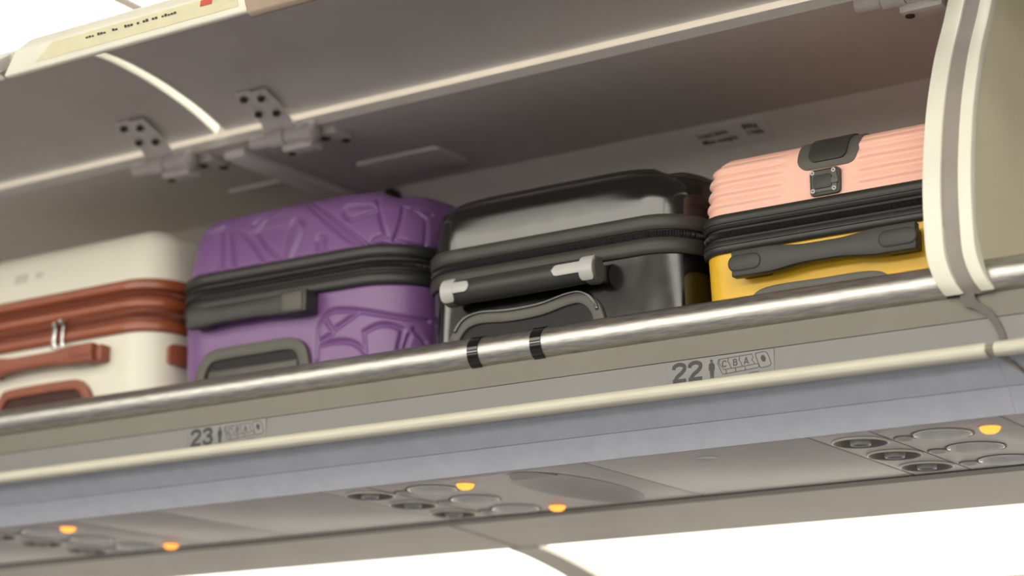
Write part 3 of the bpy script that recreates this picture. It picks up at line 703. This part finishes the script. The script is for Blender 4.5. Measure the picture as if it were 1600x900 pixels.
for sx, xa in ((1,hx0), (-1,hx1)):
    rod('end_cap', (xa+sx*.000,-.0215,hz), (xa+sx*.016,-.0235,hz), .0185, M_GPLAS, hd_, n=28, prof=[(0,.0165),(.15,.0185),(.85,.0185),(1,.017)])
    box('handle_mount', (min(xa+sx*.003,xa+sx*.020),-.020,hz-.012), (max(xa+sx*.003,xa+sx*.020),.004,hz+.012), M_BPLAS, hd_, .003)
    # grey inlay: wide cap on the end, narrow slot running inwards, both wrapped round the grip
    ln_ = .050 if sx < 0 else .034
    wrap(xa, xa+sx*.020, 62, .0192, .5, hd_); wrap(xa+sx*.008, xa+sx*(.012+ln_), 24, .0187, 1.0, hd_)
X_ = lambda x: x+.244
arch = smooth_line([(X_(-.392),zl(1.775)),(X_(-.388),zl(1.800)),(X_(-.372),zl(1.820)),(X_(-.345),zl(1.8265)),(X_(-.30),zl(1.8235)),(X_(-.25),zl(1.8250)),(X_(-.21),zl(1.8325)),(X_(-.185),zl(1.8325)),(X_(-.166),zl(1.818)),(X_(-.158),zl(1.795)),(X_(-.156),zl(1.775))], 7)
stroke('trolley_bezel', arch, .0165, -.0060, .004, M_GPLAS, c.t, bev=.002, label='charcoal wavy trolley-handle surround')
arch2 = [(p[0], p[1]+.0075) for p in arch[8:-10]]
stroke('bezel_edge', arch2, .0045, -.0085, .002, M_BLK, c.t, bev=.001)
prism('trolley_well', [tuple(p) for p in arch], -.0015, .004, M_RECESS, c.t, axis='y')

# ---- purple case ----------------------------------------------------------
#PURPLE_BEGIN
UPL = [[(-0.1942, 0.0279), (-0.2083, 0.0551), (-0.1707, 0.0675), (-0.1393, 0.0762), (-0.1174, 0.0756), (-0.0907, 0.0656), (-0.0672, 0.0471), (-0.0484, 0.0266), (-0.0374, 0.0118)],
   [(-0.1252, 0.0737), (-0.1158, 0.0142)],
   [(-0.1096, 0.0706), (-0.0923, 0.0136)],
   [(-0.0202, 0.117), (-0.0374, 0.0898), (-0.0547, 0.0619), (-0.0484, 0.0502), (-0.0312, 0.031), (-0.0108, 0.0142)],
   [(0.0033, 0.013), (0.0049, 0.044), (0.008, 0.0669), (0.0159, 0.0718), (0.0268, 0.0656), (0.03, 0.0564), (0.0253, 0.0353), (0.0159, 0.0111)],
   [(0.0629, 0.0068), (0.0598, 0.0297), (0.066, 0.0347), (0.0739, 0.0279), (0.0754, 0.0062)],
   [(0.0096, 0.117), (0.0425, 0.0836), (0.0723, 0.0576), (0.1115, 0.0266), (0.1538, 0.0)],
   [(0.019, 0.117), (0.0551, 0.083), (0.0896, 0.0557), (0.1287, 0.0254), (0.1617, 0.0)],
   [(0.1585, 0.0619), (0.1303, 0.0557), (0.1146, 0.0545), (0.1021, 0.0644), (0.1052, 0.0762), (0.1272, 0.0749), (0.1585, 0.0687)],
   [(0.1554, 0.0886), (0.1617, 0.0675), (0.1711, 0.044), (0.1805, 0.0198)],
   [(0.1805, 0.0198), (0.1679, 0.0173), (0.1601, 0.013), (0.1632, 0.0062), (0.1774, 0.0081), (0.1868, 0.0)],
   [(0.2087, 0.0712), (0.2009, 0.0384), (0.193, 0.0136)],
   [(0.193, 0.0136), (0.215, 0.0093), (0.2354, 0.0074)],
   [(0.2087, 0.0712), (0.2338, 0.0638), (0.2495, 0.0539)],
   [(-0.2099, 0.0656), (-0.1707, 0.0762), (-0.1456, 0.1034)],
   [(-0.1848, 0.0632), (-0.1503, 0.0731), (-0.1284, 0.0861)],
   [(-0.0688, 0.0768), (-0.0484, 0.0978), (-0.0202, 0.117)],
   [(-0.2083, 0.0489), (-0.1848, 0.0632)],
   [(0.2291, 0.0694), (0.2683, 0.0632)],
   [(0.2495, 0.0539), (0.2401, 0.0081)]]
LOL = [[(0.0645, 0.1038), (0.066, 0.0666), (0.0739, 0.0487), (0.088, 0.0387), (0.1099, 0.0387), (0.1507, 0.0465), (0.1977, 0.0558), (0.2479, 0.058)],
   [(0.0786, 0.0473), (0.0896, 0.063), (0.0927, 0.0694), (0.0692, 0.0802)],
   [(0.099, 0.0637), (0.1397, 0.0451)],
   [(0.0676, 0.0852), (0.0943, 0.0831), (0.1225, 0.0866), (0.1397, 0.0959), (0.1507, 0.1067)],
   [(0.1476, 0.0759), (0.1695, 0.068), (0.1883, 0.0673), (0.2071, 0.0737)],
   [(0.1476, 0.0759), (0.1507, 0.1045)],
   [(0.2071, 0.0737), (0.2009, 0.1017)],
   [(0.2165, 0.0823), (0.2103, 0.101)],
   [(0.2244, 0.0723), (0.2432, 0.0888)]]
#PURPLE_END
def seg_dist(Q, V, pts):
    d = np.full(Q.shape, 9.)
    for (a, b), (e, f) in zip(pts[:-1], pts[1:]):
        dx, dy = e-a, f-b; L2 = dx*dx+dy*dy+1e-12; t = np.clip(((Q-a)*dx+(V-b)*dy)/L2, 0, 1)
        d = np.minimum(d, np.hypot(Q-a-t*dx, V-b-t*dy))
    return d
def grooves(lines, wd=.0032, dp=.0046):
    def f(Q, V):
        out = np.zeros(Q.shape)
        for pts in lines:
            pts = smooth_line(pts, 4) if len(pts) > 2 else pts
            d = seg_dist(Q, V, pts); out = np.minimum(out, -dp*np.exp(-(d/wd)**2))
        out += -.0028*np.exp(-((V-.0075)/.0018)**2)
        return out - (soften(Q, V, c, .016) if lines is UPL else 0)
    return f
c = Case('suitcase', (-.7050,.066,ZS), math.radians(1.0), .450, .49, .084, 'purple suitcase with embossed cracked pattern and black zip band')
up, prU = c.shell('upper_shell', shell_profile(zl(1.958), zl(2.064), .010, .046), M_PURP, nf=330, ns=110, nv=150, disp=grooves(UPL))
lo, prL = c.shell('lower_shell', shell_profile(zl(1.914), 0.0, .003, .030), M_PURP, nf=330, ns=90, nv=130, sign=-1, disp=grooves(LOL))
c.ring('upper_trim', bead(.0058, zl(1.9465), zl(1.9635)), M_BTRIM)
c.ring('lower_trim', bead(.0058, zl(1.9060), zl(1.9230)), M_BTRIM)
c.ring('trim_bead', bead(.0038, zl(1.9400), zl(1.9440)), M_BTRIM); c.ring('trim_bead', bead(.0038, zl(1.9265), zl(1.9300)), M_BTRIM)
zipper(c, zl(1.9225), zl(1.9470), M_ZIP, .001)
hx0, hx1, hz = -.160, .068, zl(1.8905)
hd_ = prism('carry_handle', strap(hx0, hx1-.030, hz, .0300, .0255, .04), -.0260, -.0110, M_BPLAS, c.t, axis='y', bev=.004, label='black carry handle with square end block')
box('handle_block', (hx1-.046,-.0290,hz-.0165), (hx1,-.000,hz+.0165), M_BPLAS, hd_, .002)
box('handle_face', (hx1-.043,-.0305,hz-.0135), (hx1-.007,-.027,hz+.0135), M_GPLAS, hd_, .001)
box('handle_mount', (hx0+.004,-.014,hz-.013), (hx0+.040,.004,hz+.013), M_BPLAS, hd_, .003)
arch = smooth_line([(-.150,zl(1.775)),(-.1475,zl(1.805)),(-.136,zl(1.8275)),(-.112,zl(1.8360)),(-.03,zl(1.8370)),(.020,zl(1.8365)),(.040,zl(1.826)),(.047,zl(1.805)),(.049,zl(1.775))], 8)
stroke('trolley_bezel', arch, .0185, -.0050, .004, M_GPLAS, c.t, bev=.002, label='charcoal arched trolley-handle surround')
prism('trolley_well', [tuple(p) for p in arch], -.0012, .004, M_RECESS, c.t, axis='y')
box('trolley_grip', (-.130,-.0045,zl(1.790)), (.035,.0,zl(1.812)), M_GPLAS, c.t, .002)

# ---- ivory case -----------------------------------------------------------
c = Case('suitcase', (-1.1640,.066,ZS), 0.0001, .424, .49, .060, 'ivory suitcase with rust-brown belts and handles at the left edge')
up, prU = c.shell('upper_shell', shell_profile(zl(1.970), zl(2.066), .008, .038), M_WHITE, nf=90, ns=24, nv=30)
lo, prL = c.shell('lower_shell', shell_profile(zl(1.905), 0.0, .003, .030), M_WHITE, nf=90, ns=24, nv=24, sign=-1)
c.ring('upper_trim', bead(.0075, zl(1.9615), zl(1.9790)), M_RUST, label='glossy rust-brown belt')
c.ring('middle_trim', bead(.0050, zl(1.9330), zl(1.9490)), M_RUST)
c.ring('lower_trim', bead(.0075, zl(1.8960), zl(1.9135)), M_RUST)
zipper(c, zl(1.9485), zl(1.9620), M_RUSTD, .001); zipper(c, zl(1.9130), zl(1.9335), M_RUSTD, .001)
# zip pulls hanging over the lower belt
for k, dx in enumerate((0, .013)):
    xx = .012+dx
    sl = rod('zip_slider', (xx,-.013,zl(1.9235)+.004*k), (xx+.006,-.013,zl(1.9255)+.004*k), .0058, M_CHROME, c.t, n=16, label='polished silver zip slider')
    prism('zip_pull', rrect(xx-.004+.004*k, xx+.0045+.001*k, zl(1.885), zl(1.922), .0025), -.0155+.003*k, -.0120+.003*k, M_CHROME, sl, axis='y', bev=.0008)
hx0, hx1, hz = -.150, .108, zl(1.868)
hd_ = prism('carry_handle', strap(hx0, hx1, hz, .0290, .0205, .055), -.0280, -.0130, M_RUST2, c.t, axis='y', bev=.002, label='rust-brown carry handle')
for a, b in ((hx0+.004, hx0+.040), (hx1-.028, hx1+.012)):
    box('handle_mount', (a,-.018,hz-.014), (b,.004,hz+.012), M_RUST2, hd_, .003)
for a, b in ((hx0+.002, hx0+.040), (hx1-.048, hx1-.002)):
    prism('handle_inlay', rrect(a, b, hz-.0055, hz+.0055, .0050), -.0300, -.025, M_RUST2, hd_, axis='y', bev=.001)
arch = smooth_line([(-.118,zl(1.775)),(-.116,zl(1.800)),(-.104,zl(1.819)),(-.083,zl(1.8265)),(.042,zl(1.8270)),(.067,zl(1.820)),(.080,zl(1.802)),(.083,zl(1.775))], 8)
stroke('trolley_bezel', arch, .0150, -.0060, .004, M_RUST2, c.t, bev=.002, label='rust-brown trolley-handle surround')
prism('trolley_well', [tuple(p) for p in arch], -.0012, .004, mat('dark_rust_recess', (60,26,16), .6), c.t, axis='y')
f0 = c.a+c.arc*.72
o = c.patch('side_handle', f0, f0+.14, .028, .058, .006, .013, M_RUST2, prL, sign=-1, thick=.014, label='rust-brown side handle')
# paper remnants on the lid
c.patch('sticker_remnant', -.105, -.075, .040, .056, .002, .0004, mat('paper_remnant', (206,202,190), .6), prU, thick=.0005)
c.patch('sticker_remnant', -.058, -.040, .044, .054, .002, .0004, MATS['paper_remnant'], prU, thick=.0005)
